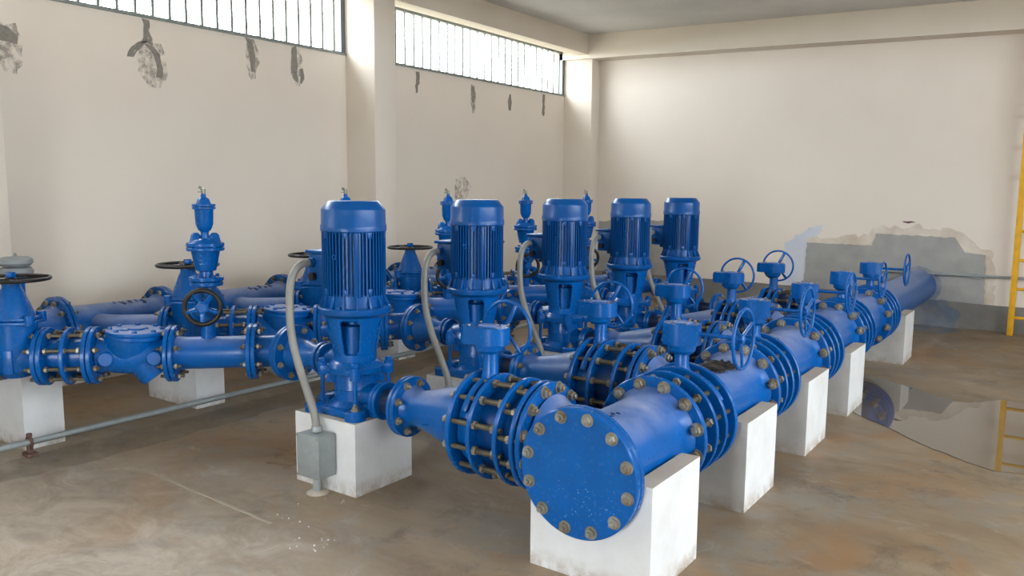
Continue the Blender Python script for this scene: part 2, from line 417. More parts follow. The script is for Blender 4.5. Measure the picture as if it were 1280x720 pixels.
# beams and columns
mb = MB(); mb.box((-6.215, 3.5, 3.725), (0.21, 14.3, 0.30)); struct('trim_1', mb, WALL)
mb = MB(); zb = lambda x: 3.434 - 0.0264*(x + 3)
mb.add([(-6.75, 10.5, zb(-6.75)), (3.6, 10.5, zb(3.6)), (3.6, 10.82, zb(3.6)), (-6.75, 10.82, zb(-6.75)),
        (-6.75, 10.5, 3.9), (3.6, 10.5, 3.75), (3.6, 10.82, 3.75), (-6.75, 10.82, 3.9)],
       [(0, 3, 2, 1), (4, 5, 6, 7), (0, 1, 5, 4), (1, 2, 6, 5), (2, 3, 7, 6), (3, 0, 4, 7)]); struct('trim_2', mb, WALL)
for k, (ya, yb, xf) in enumerate(((6.127, 6.443, -6.12), (2.23, 2.546, -6.12), (10.56, 10.80, -6.07), (-1.66, -1.34, -6.12))):
    struct('trim_%d' % (k + 3), MB().box(((-6.74 + xf)/2, (ya + yb)/2, 1.90), (xf + 6.74, yb - ya, 3.80), 0.006), WALL)
# windows: steel frame, upright bars
def window(name, ya, yb, bars=True):
    fr = MB(); X = -6.58
    fr.box((X, (ya+yb)/2, 3.015), (0.05, yb-ya, 0.03)); fr.box((X, (ya+yb)/2, 3.635), (0.05, yb-ya, 0.035))
    fr.box((X, yb - 0.03, 3.33), (0.06, 0.06, 0.64)); fr.box((X, ya + 0.03, 3.33), (0.06, 0.06, 0.64))
    o = struct(name, fr, STEEL)
    n = int((yb - ya)/0.150); me = MB().box((0, 0, 0), (0.026, 0.026, 0.60)).mesh('window_bar', BARP)
    for k in range(1, n):
        q = link('window_bar', me, o, Matrix.Translation((X + 0.02, ya + (yb - ya)*k/n, 3.325)))
    me = MB().box((0, 0, 0), (0.03, yb - ya, 0.022)).mesh('sill_rail', BARP)
    link('sill_rail', me, o, Matrix.Translation((-6.545, (ya + yb)/2, 3.008)))
window('window_1', 2.546, 6.127); window('window_2', 6.443, 10.56); window('window_3', -1.34, 2.23)

# irregular flat patches on the walls
def jag(poly, step=0.06, amp=0.012, seed=0):
    R = random.Random(seed); out = []
    for (xa, ya), (xb, yb) in zip(poly, poly[1:] + poly[:1]):
        L = math.hypot(xb - xa, yb - ya); n = max(1, int(L/step))
        for k in range(n):
            f = k/n; out.append((xa + (xb - xa)*f + R.uniform(-amp, amp), ya + (yb - ya)*f + R.uniform(-amp, amp)))
    return out
BW = Matrix(((1, 0, 0, 0), (0, 0, -1, WY), (0, 1, 0, 0), (0, 0, 0, 1)))        # (x, z, out of the back wall)
LW = Matrix(((0, 0, 1, WX), (1, 0, 0, 0), (0, 1, 0, 0), (0, 0, 0, 1)))         # (y, z, out of the left wall)
def patch(name, wall, M, poly, h, mat, step=0.06, amp=0.012, seed=0):
    mb = MB()
    if h < 0.005 and mat.name in FLAT: q = jag(poly, step, amp, seed); mb.add([(x, y, h) for x, y in q], [tuple(range(len(q)))], M)      # a stain has no thickness
    else: mb.prism(jag(poly, step, amp, seed), -0.004, h, M)
    return part(name, mb, mat, wall, angle=20)
FLAT = ('damp_cement_stain', 'faint_cement_smear', 'ochre_rust_stain', 'dark_floor_strip', 'blue_overspray')
FLOORM = Matrix()
step_poly = [(-2.93, 0.30), (-2.916, 0.945), (-2.12, 0.935), (-2.08, 1.09), (-1.22, 1.075), (-1.10, 0.91), (-0.885, 0.885), (-0.86, 0.30)]
halo = [(-3.02, 0.32), (-3.02, 1.0), (-2.5, 1.03), (-2.2, 1.06), (-2.14, 1.17), (-1.6, 1.20), (-1.16, 1.15), (-0.98, 0.98), (-0.80, 0.93), (-0.75, 0.30)]
patch('scraped_plaster', wall_b, BW, halo, 0.002, RAWEDGE, 0.05, 0.03, 3)
patch('lilac_undercoat', wall_b, BW, [(-3.22, 0.36), (-3.18, 0.80), (-3.22, 0.94), (-3.05, 1.02), (-2.90, 1.12), (-2.74, 1.16), (-2.78, 1.06), (-2.90, 1.0), (-2.93, 0.36)], 0.004, LILAC, 0.05, 0.02, 5)
patch('cement_patch', wall_b, BW, step_poly, 0.016, CEMENT, 0.05, 0.008, 1)
patch('cement_patch', wall_b, BW, [(-6.05, 0.3), (-6.02, 1.13), (-5.5, 1.15), (-4.86, 1.16), (-4.80, 0.36)], 0.016, CEMENT, 0.06, 0.012, 2)
mb = MB(); mb.prism(jag([(-6.07, 0.0), (-6.07, 0.37), (-3.0, 0.36), (-0.8, 0.305), (3.5, 0.33), (3.5, 0.0)], 0.2, 0.005, 4), -0.004, 0.03, BW)
bb = struct('baseboard_back', mb, CEMENT_D)
patch('brick_chip', wall_b, BW, [(-1.80, 1.245), (-1.70, 1.26), (-1.64, 1.24), (-1.72, 1.23)], 0.006, RUST, 0.03, 0.006, 8)
circ = [(-1.5645 + .25*math.cos(2*PI*k/20), .4728 + .24*math.sin(2*PI*k/20)) for k in range(20)]
mb = MB(); q = jag(circ, .05, .02, 61); mb.add([(x, z, .0172) for x, z in q], [tuple(range(len(q)))], BW); part('paint_overspray', mb, SPRAY, wall_b)
mb = MB(); q = jag([(-1.85, .005), (-1.85, .33), (-1.25, .325), (-1.1, .16), (-1.15, .005)], .05, .02, 62); mb.add([(x, z, .0365) for x, z in q], [tuple(range(len(q)))], BW); part('paint_overspray', mb, SPRAY, bb)
def smear(y, z, pts, w, seed, mat=None):
    R = random.Random(seed); left = []; right = []
    for (dy, dz, ww) in pts:
        left.append((y + dy - ww*w + R.uniform(-.01, .01), z + dz)); right.append((y + dy + ww*w + R.uniform(-.01, .01), z + dz))
    patch('dark_streak', wall_l, LW, left + right[::-1], 0.004 if mat is None else 0.002, mat or STAIN, 0.04, 0.012, seed)
smear(3.88, 2.99, [(0, 0, 1), (0, -.12, .8), (0, -.20, 1.3)], 0.035, 11)
smear(3.88, 2.79, [(0, 0, 1.2), (.08, -.06, 1), (.12, -.2, 1), (.11, -.27, .9)], 0.03, 12)
smear(3.86, 2.80, [(0, 0, 1), (-.08, -.05, 1.2), (-.13, -.13, 1.0)], 0.03, 13)
smear(4.91, 2.99, [(0, 0, .9), (.02, -.15, .9), (.04, -.3, .5)], 0.035, 14)
smear(5.43, 2.99, [(0, 0, 1), (0, -.18, 1.2), (.02, -.34, .7)], 0.04, 15)
smear(5.52, 2.78, [(0, 0, .6), (.02, -.08, 1), (0, -.14, .4)], 0.025, 16)
smear(7.26, 2.96, [(0, 0, .8), (0, -.12, 1), (-.02, -.24, .4)], 0.035, 17)
smear(8.33, 2.95, [(0, -.04, .5), (0, -.14, 1), (0, -.24, .4)], 0.04, 18)
smear(9.15, 2.93, [(0, -.04, .4), (0, -.14, 1), (0, -.25, .4)], 0.045, 19)
smear(9.99, 2.97, [(0, 0, 1), (0, -.1, .8), (0, -.3, .5)], 0.04, 20)
smear(2.80, 2.76, [(-.05, 0, .6), (0, -.06, 1.6), (0, -.12, 1)], 0.05, 21)
smear(8.10, 1.74, [(0, 0, 1), (.02, -.12, 1.6), (-.02, -.26, 1.2), (0, -.36, .6)], 0.10, 22, STAIN_L)
smear(8.6, 1.1, [(0, 0, 1), (.02, -.12, 1.6), (-.02, -.26, 1.2), (0, -.36, .6)], 0.10, 23, STAIN_L)

for q, (y, z, w) in enumerate(((3.92, 2.80, .13), (4.93, 2.98, .07), (5.46, 2.98, .07), (8.33, 2.93, .05), (2.80, 2.78, .10))):
    smear(y, z, [(0, 0, .5), (.01, -.10, 1.0), (0, -.25, 1.0), (.01, -.36, .4)], w, 40 + q, STAIN_L)
# floor details
fl = bpy.data.objects['floor']
mb = MB(); mb.prism(jag([(-4.15, 2.36), (-3.06, 2.322), (-3.06, 2.336), (-4.15, 2.378)], 0.08, 0.004, 31), 0.0, 0.002); part('floor_joint', mb, JOINT, fl)
patch('rust_stain', fl, FLOORM, [(-3.95, 3.05), (-3.75, 2.86), (-3.45, 2.88), (-3.40, 3.05), (-3.62, 3.18)], 0.0012, OCHRE, 0.05, 0.03, 34)
patch('paint_overspray', fl, FLOORM, [(-1.9, 10.74), (-1.15, 10.74), (-1.05, 10.5), (-1.25, 10.2), (-1.75, 10.3)], 0.0012, SPRAY, 0.06, 0.03, 63)
patch('dark_streak', fl, FLOORM, [(-4.98, 0.8), (-4.70, 0.8), (-4.60, 2.5), (-4.66, 4.2), (-4.72, 6.2), (-4.98, 6.2)], 0.0014, STRIP_DK, 0.10, 0.03, 35)  # darker strip of floor along the conduit
mb = MB(); R_ = random.Random(12)
for k in range(26):
    cx, cy = R_.choice(((-2.98, 2.42), (-2.72, 2.30), (-3.0, 2.66))); a, b_ = R_.gauss(cx, .07), R_.gauss(cy, .05); r = R_.uniform(.002, .006)
    mb.lathe([(r, 0), (r*.7, r), (0, r*1.2)], 5, Matrix.Translation((a, b_, 0)))
part('plaster_crumbs', mb, WHITE, fl)['kind'] = 'stuff'
pud = [(-1.46, 7.45), (-1.104, 7.235), (-0.86, 7.03), (-0.657, 6.91), (-0.506, 7.02), (-0.41, 7.184), (-0.25, 7.16), (0.2, 7.25), (0.6, 6.9), (0.7, 6.2), (0.45, 5.6),
       (0.1, 5.42), (-0.157, 5.325), (-0.29, 5.273), (-0.487, 5.385), (-0.735, 5.58), (-0.97, 5.837), (-1.15, 5.99), (-1.26, 6.12), (-1.42, 6.35), (-1.5, 6.9)]
mb = MB(); mb.prism(jag(pud, 0.05, 0.008, 33), 0.0005, 0.004)
tag(link('puddle', mb.mesh('puddle', WATER, 20)), 'shallow puddle of still water on the concrete floor reflecting the back wall', 'puddle')

# ------------------------------------------------------------------ concrete blocks
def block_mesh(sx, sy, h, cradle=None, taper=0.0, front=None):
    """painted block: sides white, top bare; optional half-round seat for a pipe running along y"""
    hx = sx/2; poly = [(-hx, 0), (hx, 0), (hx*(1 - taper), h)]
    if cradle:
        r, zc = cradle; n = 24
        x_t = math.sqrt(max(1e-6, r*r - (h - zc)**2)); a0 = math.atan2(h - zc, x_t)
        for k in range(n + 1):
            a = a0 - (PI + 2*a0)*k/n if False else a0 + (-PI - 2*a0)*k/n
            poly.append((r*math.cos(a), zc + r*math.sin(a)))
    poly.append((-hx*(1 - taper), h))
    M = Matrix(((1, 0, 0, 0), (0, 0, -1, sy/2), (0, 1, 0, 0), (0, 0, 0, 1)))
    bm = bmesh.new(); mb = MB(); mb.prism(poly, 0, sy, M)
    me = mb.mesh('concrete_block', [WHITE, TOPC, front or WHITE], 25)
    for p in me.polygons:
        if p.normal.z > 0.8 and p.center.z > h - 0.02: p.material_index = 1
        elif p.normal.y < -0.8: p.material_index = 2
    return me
me = block_mesh(0.5625, 0.468, 0.462, (0.197, ZH))
me_grey = block_mesh(0.5625, 0.468, 0.462, (0.197, ZH), 0.0, GREYPL)  # grey fronts: raw dirty plaster on the second block, painted shade on the rest
bl = ['big white concrete block under the bolted blind end of the header', 'white concrete block with grey front face under the second header tee',
      'white concrete block under the middle header tee, third of the row', 'white concrete block under the fourth header tee beside the puddle',
      'white concrete block farthest along the header, near the back wall']
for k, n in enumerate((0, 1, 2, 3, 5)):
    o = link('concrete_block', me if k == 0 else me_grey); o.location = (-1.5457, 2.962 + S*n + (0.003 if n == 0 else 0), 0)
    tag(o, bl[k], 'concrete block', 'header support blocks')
me = block_mesh(0.4624, 0.426, 0.390)
pl = ['white concrete plinth under the nearest pump, grey box at its corner'] + ['white concrete plinth under the pump that is ' + ORD[i] for i in range(1, 5)]
for i in range(5):
    o = link('concrete_plinth', me); o.location = (-3.191, 3.005 + S*i, 0); tag(o, pl[i], 'concrete block', 'pump plinths')
me = block_mesh(0.62, 0.235, 0.60, (0.167, ZS), 0.0)
sbl = ['white concrete block below the suction header at the left edge', 'white concrete block below the suction header left of the nearest pump',
       'white concrete block below the suction header between first and second pumps', 'white concrete block below the suction header behind the second pump',
       'white concrete block below the suction header behind the third pump']
for i, y in enumerate((2.245, 3.40, 4.42, 5.50, 6.58)):
    o = link('concrete_block', me); o.location = (-5.42, y, 0); tag(o, sbl[i], 'concrete block', 'suction header blocks')

# ------------------------------------------------------------------ pumps
def make_pump():
    t = thing('pump', 'blue vertical motor pump on white plinth, ' + ORD[0], 'pump', (XP, YP, 0.390), 0, 'five vertical pumps')
    h = lambda z: z - 0.390
    mb = MB(); mb.box((0, 0, 0.022), (0.36, 0.36, 0.044), 0.010)
    for sx in (-1, 1):
        for sy in (-1, 1):
            mb.lathe([(0, 0), (0.055, 0), (0.055, 0.045), (0.048, 0.052), (0, 0.052)], 20, Matrix.Translation((sx*.155, sy*.155, 0)))
    mb.lathe([(0, 0.04), (0.155, 0.04), (0.140, 0.055), (0.122, 0.070), (0, 0.070)], 36)
    for s in (-1, 1): mb.box((s*0.175, 0, 0.035), (0.10, 0.16, 0.07), 0.015)
    part('base_plate', mb, BLUE, t)
    for sx in (-1, 1):
        for sy in (-1, 1):
            link('anchor_bolt', bolt_mesh(0.018, 0.016), t, Matrix.Translation((sx*.16, sy*.16, 0.052)))
    mb = MB(); mb.lathe([(0, 0.05), (0.116, 0.05), (0.116, h(0.515)), (0.118, h(0.518)), (0.118, h(0.526)), (0.116, h(0.53)), (0.116, h(0.62)), (0, h(0.62))], 40)
    part('pump_sleeve', mb, BLUE, t)
    mb = MB(); mb.lathe([(0, h(0.595)), (0.122, h(0.60)), (0.150, h(0.612)), (0.152, h(0.640)), (0.138, h(0.660)), (0.116, h(0.672)), (0.116, h(0.70)), (0, h(0.70))], 40)
    for k in range(4):
        a = PI/4 + k*PI/2; ca, sa = math.cos(a), math.sin(a)
        mb.box((ca*.150, sa*.150, h(0.622)), (0.085, 0.058, 0.055), 0.012, None, a)
        mb.lathe([(0, h(.592)), (.026, h(.592)), (.026, h(.66)), (0, h(.66))], 16, Matrix.Translation((ca*.178, sa*.178, 0)))
        mb.box((ca*.132, sa*.132, h(0.575)), (0.05, 0.016, 0.06), 0.004, None, a)
    part('pump_head', mb, BLUE, t)
    for k in range(4):
        a = PI/4 + k*PI/2; ca, sa = math.cos(a)*.178, math.sin(a)*.178
        mb = MB(); mb.cyl((ca, sa, 0.045), (ca, sa, h(0.675)), 0.0115, None, 12)
        mb.hexp(0.020, h(0.660), h(0.682), Matrix.Translation((ca, sa, 0))); part('tie_rod', mb, BLUE, t)
    # nozzles: suction higher on the -x side, discharge lower on the +x side
    for nm, s, z, r in (('suction_nozzle', -1, ZS - 0.03, 0.060), ('discharge_nozzle', 1, ZH, 0.066)):
        z_ = h(z if s > 0 else ZS); mb = MB()
        mb.lathe([(0, 0.06), (r + .02, 0.06), (r + 0.012, 0.12), (r, 0.16), (r, 0.20), (0, 0.20)], 28, AX((0, 0, z_), (s, 0, 0)))
        q0 = .212 if s < 0 else .188; mb.disc(0.088 if s < 0 else 0.102, q0, q0 + .024, 36, AX((0, 0, z_), (s, 0, 0)), 0.005)
        part(nm, mb, BLUE, t)
    # motor stool with four openings
    mb = MB(); n = 96; rows = [h(z) for z in (0.690, 0.700, 0.712, 0.718, 0.722, 0.726, 0.732, 0.742, 0.78, 0.82, 0.86, 0.872, 0.880, 0.886, 0.890, 0.894, 0.900, 0.915, 0.928)]
    rad = lambda z: 0.113 + (z - rows[0])/(rows[-1] - rows[0])*0.049
    vs = [(rad(z)*math.cos(2*PI*k/n), rad(z)*math.sin(2*PI*k/n), z) for z in rows for k in range(n)]; fs = []
    zc, hz, ha, cr = (rows[0] + rows[-1])/2 - 0.003, 0.095, 19.5, 0.018
    for i in range(len(rows) - 1):
        for k in range(n):
            zm = (rows[i] + rows[i+1])/2 - zc; am = math.degrees(2*PI*(k + .5)/n); am = ((am + 10) % 90) - 45
            xm = math.radians(am)*0.135; xh = math.radians(ha)*0.135
            dx_, dz_ = abs(xm) - (xh - cr), abs(zm) - (hz - cr)
            inside = math.hypot(max(dx_, 0), max(dz_, 0)) < cr
            if not inside: fs.append((i*n + k, i*n + (k+1) % n, (i+1)*n + (k+1) % n, (i+1)*n + k))
    mb.add(vs, fs); me = mb.mesh('motor_stool', BLUE, 40)
    o = link('motor_stool', me, t); sm = o.modifiers.new('wall', 'SOLIDIFY'); sm.thickness = 0.012; sm.offset = -1
    mb = MB(); mb.lathe([(0, h(.69)), (.082, h(.69)), (.082, h(.86)), (.060, h(.87)), (.060, h(.93)), (0, h(.93))], 24); part('shaft_coupling', mb, BLUE, t)
    mb = MB(); mb.lathe([(0, h(.915)), (.165, h(.915)), (.178, h(.928)), (.194, h(.934)), (.196, h(.940)), (.196, h(.962)), (.190, h(.968)), (.162, h(.970)), (.158, h(1.04)), (0, h(1.04))], 56)
    for k in range(16):
        a = 2*PI*k/16 + .1
        M = Matrix.Rotation(a, 4, 'Z') @ Matrix(((1, 0, 0, 0), (0, 0, 1, -.004), (0, 1, 0, 0), (0, 0, 0, 1)))
        mb.prism([(.150, h(.966)), (.188, h(.966)), (.188, h(.972)), (.163, h(1.032)), (.150, h(1.032))], 0, .008, M)
    part('motor_flange', mb, BLUE_M, t)
    for k in range(4):
        a = 2*PI*k/4 + .1 + PI/16; link('bolt', bolt_mesh_blue(), t, Matrix.Translation((.176*math.cos(a), .176*math.sin(a), h(.968))))
    mb = MB(); mb.lathe([(0, h(1.025)), (.150, h(1.025)), (.150, h(1.39)), (0, h(1.39))], 48)
    for k in range(4):
        a = -PI/4 + .12 + k*PI/2; mb.box((.147*math.cos(a), .147*math.sin(a), h(1.205)), (0.030, 0.040, 0.36), 0.004, None, a)
    for k in range(8):
        a = -PI/4 + .12 + k*PI/4 + .42; q = (.158*math.cos(a), .158*math.sin(a))
        for z in (1.055, 1.352): mb.box((q[0], q[1], h(z)), (0.024, 0.026, 0.034), 0.004, None, a)
    part('motor_body', mb, BLUE_M, t)
    mb = MB()
    for k in range(52):
        a = 2*PI*k/52
        mb.box((.1585*math.cos(a), .1585*math.sin(a), h(1.208)), (0.022, 0.0052, 0.352), 0, None, a)
    part('cooling_fins', mb, BLUE_M, t)
    mb = MB(); mb.lathe([(0, h(1.36)), (.160, h(1.362)), (.175, h(1.372)), (.1755, h(1.400)), (.171, h(1.408)), (.170, h(1.483)), (.1685, h(1.488)), (.137, h(1.527)), (.132, h(1.530)), (0, h(1.530))], 56)
    part('fan_cover', mb, BLUE_M, t)
    a = -PI/4 - 0.6; mb = MB(); mb.lathe([(.006, 0), (.014, 0), (.014, .010), (.006, .010), (.006, 0)], 16, AX((.166*math.cos(a), .166*math.sin(a), h(1.24)), (math.cos(a), math.sin(a), 0)))
    part('drain_ring', mb, BLUE_M, t)
    mb = MB(); mb.box((-.215, 0, h(1.155)), (.13, .15, .17), .012); mb.box((-.17, 0, h(1.155)), (.06, .11, .22), .01)
    tb = part('terminal_box', mb, BLUE_M, t)
    part('terminal_box_lid', MB().box((-.222, 0, h(1.250)), (.15, .17, .020), .006), BLUE_M, t)
    mb = MB(); mb.cyl((-.245, -.07, h(1.19)), (-.245, -.098, h(1.19)), .026, .024, 16); mb.hexp(.030, .0, .014, AX((-.245, -.075, h(1.19)), (0, -1, 0))); part('cable_gland', mb, BLUE_M, t)
    mb = MB(); mb.cyl((-.235, -.07, h(1.115)), (-.235, -.10, h(1.115)), .024, .022, 16); part('gland_plug', mb, BLACK, t)
    return t
pump0 = make_pump()
for i in range(1, 5): dup(pump0, (0, S*i, 0), 'blue vertical motor pump on white plinth, ' + ORD[i])

# flexible conduit and junction box at each pump
def bez(p, n=8):
    """smooth path through the points (Catmull-Rom)"""
    p = [Vector(q) for q in p]; p = [2*p[0] - p[1]] + p + [2*p[-1] - p[-2]]; out = []
    for i in range(1, len(p) - 2):
        for k in range(n):
            t = k/n; a, b_, c_, d = p[i-1], p[i], p[i+1], p[i+2]
            out.append(0.5*((2*b_) + (c_ - a)*t + (2*a - 5*b_ + 4*c_ - d)*t*t + (3*b_ - a - 3*c_ + d)*t*t*t))
    return out + [p[-2]]
def make_conduit():
    t = thing('flexible_conduit', 'grey flexible conduit looping down from the motor ' + ORD[0], 'conduit', (-3.185, 2.735, 0.33), 0, 'motor cable conduits')
    o = Vector((-3.185, 2.735, 0.33))
    pts = [(-3.423, 2.905, 1.19), (-3.424, 2.86, 1.186), (-3.424, 2.81, 1.150), (-3.422, 2.78, 1.08), (-3.415, 2.765, .96), (-3.392, 2.755, .82), (-3.335, 2.745, .68), (-3.255, 2.738, .53), (-3.20, 2.735, .42), (-3.185, 2.735, .335)]
    path = bez(pts, 10)
    part('hose', MB().tube([p - o for p in path], 0.0215, 14), FLEX, t)
    mb = MB(); mb.lathe([(0, 0), (.030, 0), (.030, .016), (.026, .03), (0, .03)], 16); part('coupling', mb, GALV, t, Matrix.Translation((0, 0, .001)))
    return t
def make_jbox():
    t = thing('junction_box', 'grey metal junction box on a stub at the front corner of the nearest plinth', 'junction box', (-3.18, 2.728, 0.0), 0, 'pump junction boxes')
    part('box_body', MB().box((0, 0.0, .212), (.165, .112, .225), .004), GALV, t)
    mb = MB(); mb.box((0, -.058, .212), (.170, .006, .230), .002); part('cover_plate', mb, GALV, t)
    for sx in (-1, 1):
        for sz in (-1, 1): link('screw', bolt_mesh(0.005, 0.003, False, 0.0), t, AX((sx*.076, -.061, .212 + sz*.105), (0, -1, 0)))
    mb = MB(); mb.cyl((0.0, 0, 0), (0.0, 0, .105), .024, None, 18); mb.lathe([(0, .085), (.029, .085), (.029, .100), (0, .100)], 18); part('stub_pipe', mb, GALV, t)
    mb = MB(); mb.lathe([(0, 0), (.060, 0), (.045, .010), (.028, .016), (0, .016)], 14); part('mortar_collar', mb, TOPC, t)
    return t
cd0 = make_conduit(); jb0 = make_jbox()
jbl = ['', 'grey metal junction box at the plinth of the second pump, behind the nearest reducer', 'grey metal junction box at the plinth of the third pump', 'grey metal junction box at the plinth of the fourth pump', 'grey metal junction box at the plinth of the farthest pump']
for i in range(1, 5):
    dup(cd0, (0, S*i, 0), 'grey flexible conduit looping down from the motor ' + ORD[i]); dup(jb0, (0, S*i, 0), jbl[i])

# ------------------------------------------------------------------ discharge branches (local x = world x)
def make_spool_small():
    t = thing('short_adapter', 'short blue flanged adapter on the discharge of the pump ' + ORD[0], 'pipe fitting', (0, YP, ZH), 0, 'discharge adapters', 0.15)
    mb = MB(); mb.disc(.102, -2.964, -2.942, 36, AX((0, 0, 0), XD), .005); part('small_flange', mb, BLUE, t)
    part('large_flange', MB().disc(.158, -2.806, -2.783, 44, AX((0, 0, 0), XD), .005), BLUE, t)
    part('neck', MB().lathe([(.066, -2.944), (.062, -2.92), (.062, -2.83), (.075, -2.804)], 28, AX((0, 0, 0), XD)), BLUE_DK, t); return t
def make_reducer():
    t = thing('reducer', 'blue tapered reducer on the pump discharge, ' + ORD[0], 'pipe fitting', (0, YP, ZH), 0, 'discharge reducers', 0.255)
    A = AX((0, 0, 0), XD); mb = MB()
    mb.lathe([(.10, -2.775), (.112, -2.755), (.096, -2.73), (.093, -2.705), (.098, -2.67), (.168, -2.40), (.178, -2.36), (.20, -2.325)], 48, A)
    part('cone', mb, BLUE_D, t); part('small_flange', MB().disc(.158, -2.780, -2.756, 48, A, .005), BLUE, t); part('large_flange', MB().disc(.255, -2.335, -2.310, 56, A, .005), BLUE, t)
    bolts_x(t, 8, .127, -2.756, 1, .017, .013)
    mb = MB(); mb.box((0, 0, 0), (.055, .004, .007), .001); part('cast_bar', mb, BLUE, t, AX((-2.56, -.1305, -.03), (-.22, -1, -.3)) @ Matrix.Rotation(PI/2, 4, 'X'))
    return t
def gearbox(t, M, w=0.20, d=0.17, hgt=0.085):
    """worm gearbox body with lid, lid screws and flange; local z up from the underside"""
    mb = MB(); r = d/2; poly = []; lx = -w/2 - .02
    for k in range(21):
        a = math.radians(-128 + 256*k/20); poly.append((.02 + r*1.04*math.cos(a), r*math.sin(a)))
    poly += [(lx + .03, r*.72), (lx, r*.42), (lx, -r*.42), (lx + .03, -r*.72)]
    mb.prism(poly, 0.0, hgt - .012); mb.prism([(x*.97, y*.97) for x, y in poly], hgt - .014, hgt)
    mb.lathe([(0, -.046), (.050, -.046), (.066, -.030), (.070, 0), (0, 0)], 28)
    o = part('gearbox', mb, BLUE, t, M, 28)
    mb = MB(); mb.lathe([(0, 0), (.052, 0), (.050, .006), (.034, .007), (.032, .004), (0, .004)], 28); link('gearbox_lid', mb.mesh('gearbox_lid', BLUE_D), o, Matrix.Translation((0, 0, hgt - .001)))
    for k in range(4):
        a = PI/4 + k*PI/2; link('lid_screw', bolt_mesh(.007, .006, False, 0.0), o, Matrix.Translation((.40*w*math.cos(a)*1.15, .40*d*math.sin(a)*1.15, hgt)))
    return o
def make_dvalve():
    X = -2.256
    t = thing('butterfly_valve', 'blue butterfly valve with upright handwheel on the discharge branch ' + ORD[0], 'valve', (X, YP, ZH), 0, 'discharge butterfly valves', 0.22)
    A = AX((0, 0, 0), XD); mb = MB(); mb.lathe([(.16, -.048), (.192, -.048), (.192, .046), (.16, .046)], 48, A)
    pts = [(0, .228*math.sin(a), .228*math.cos(a)) for a in [math.radians(x) for x in range(-62, 63, 4)]]
    mb.tube(pts, .017, 10); part('body', mb, BLUE, t)
    mb = MB(); mb.lathe([(0, .18), (.060, .20), (.048, .225), (.038, .26), (.036, .36), (.048, .374), (0, .374)], 28)
    for k in range(2): mb.cyl((.03*(1 - 2*k), 0, .20), (.03*(1 - 2*k), 0, .24), .016, .01, 10)
    part('neck', mb, BLUE, t)
    gearbox(t, Matrix.Translation((-.012, 0.0, .395)) @ Matrix.Rotation(.1, 4, 'Z'), .235, .165, .082)
    part('shaft', MB().cyl((-.015, .07, .438), (-.015, .145, .438), .010, None, 12), BLUE, t)
    wheel(t, AX((-.015, .155, .442), YD), .138, .0085, 3, BLUE, .024, .028, .018, 0.95)
    studs_x(t, 12, .229, -.105, .175, (.012, .158), .012, .021)
    return t
def make_ddj():
    t = thing('dismantling_joint', 'blue ringed dismantling joint with brown studs on the discharge branch, ' + ORD[0], 'pipe fitting', (0, YP, ZH), 0, 'discharge dismantling joints', 0.255)
    A = AX((0, 0, 0), XD)
    part('sleeve', MB().lathe([(.16, -2.212), (.186, -2.212), (.186, -2.055), (.196, -2.05), (.196, -1.96), (.16, -1.96)], 48, A), SLEEVE, t)
    for nm, a, b_ in (('ring_flange', -2.212, -2.190), ('ring_flange', -2.062, -2.040), ('ring_flange', -1.972, -1.948)):
        part(nm, MB().disc(.255, a, b_, 56, A, .005, .15), BLUE, t)
    studs_x(t, 12, .229, -2.188, .160, (.010, .116), .0135, .022)
    studs_x(t, 12, .229, -2.040, .120, (.055,), .0125, .021, PI/12 + .13)
    return t
ad0 = make_spool_small(); rd0 = make_reducer(); dv0 = make_dvalve(); dj0 = make_ddj()
for i in range(1, 5):
    dup(ad0, (0, S*i, 0), 'short blue flanged adapter on the discharge of the pump ' + ORD[i])
    dup(rd0, (0, S*i, 0), 'blue tapered reducer on the pump discharge, ' + ORD[i])
    dup(dv0, (0, S*i, 0), 'blue butterfly valve with upright handwheel on the discharge branch ' + ORD[i])
    dup(dj0, (0, S*i, 0), 'blue ringed dismantling joint with brown studs on the discharge branch, ' + ORD[i])

# ------------------------------------------------------------------ discharge header (local x = world y, local y = world -x)
HR = PI/2
def marks(seed, n, w=0.016, hh=0.022, gap=0.026):
    """raised, unreadable cast lettering: short strokes"""
    R = random.Random(seed); mb = MB()
    for k in range(n):
        x = k*gap
        for q in range(3):
            mb.box((x + R.uniform(-.3, .3)*w, R.uniform(-.35, .35)*hh, 0), (R.choice((.004, w*.8)), R.choice((.004, hh*.7)), .006), 0, None, R.uniform(-.5, .5))
    return mb
MARK = paint('dark_cast_mark', (0.01, 0.035, 0.13), 0.5)
def make_tee(x0, label):
    t = thing('header_tee', label, 'pipe fitting', (XH, YP, ZH), HR, 'header tees', 0.27)
    A = AX((0, 0, 0), XD); B = AX((0, 0, 0), YD); mb = MB(); x1 = .355
    mb.lathe([(.19, x0 + .004), (.222, x0 + .03), (.204, x0 + .055), (.195, x0 + .09), (.195, x1 - .10), (.204, x1 - .06), (.224, x1 - .028), (.19, x1 - .004)], 56, A)
    mb.lathe([(.10, .0), (.168, .05), (.166, .27), (.176, .30), (.20, .332), (.16, .345)], 48, B)
    part('body', mb, BLUE_D, t)
    part('flange', MB().disc(.27, x0, x0 + .030, 64, A, .005, .17), BLUE, t); part('flange', MB().disc(.27, x1 - .030, x1, 64, A, .005, .17), BLUE, t)
    part('branch_flange', MB().disc(.255, .345, .372, 56, B, .005, .14), BLUE, t)
    bolts_x(t, 12, .235, x1 - .030, -1, .025, .022)
    for a, b_ in ringpos(12, .229, PI/12):
        link('bolt', bolt_mesh(.023, .020), t, AX((a, .345, b_), (0, -1, 0)) @ Matrix.Rotation(random.random(), 4, 'Z'))
    part('cast_lettering', marks(5, 4), MARK, t, Matrix.Translation((-.15, -.03, .1935)) @ Matrix.Rotation(.15, 4, 'X'))
    return t
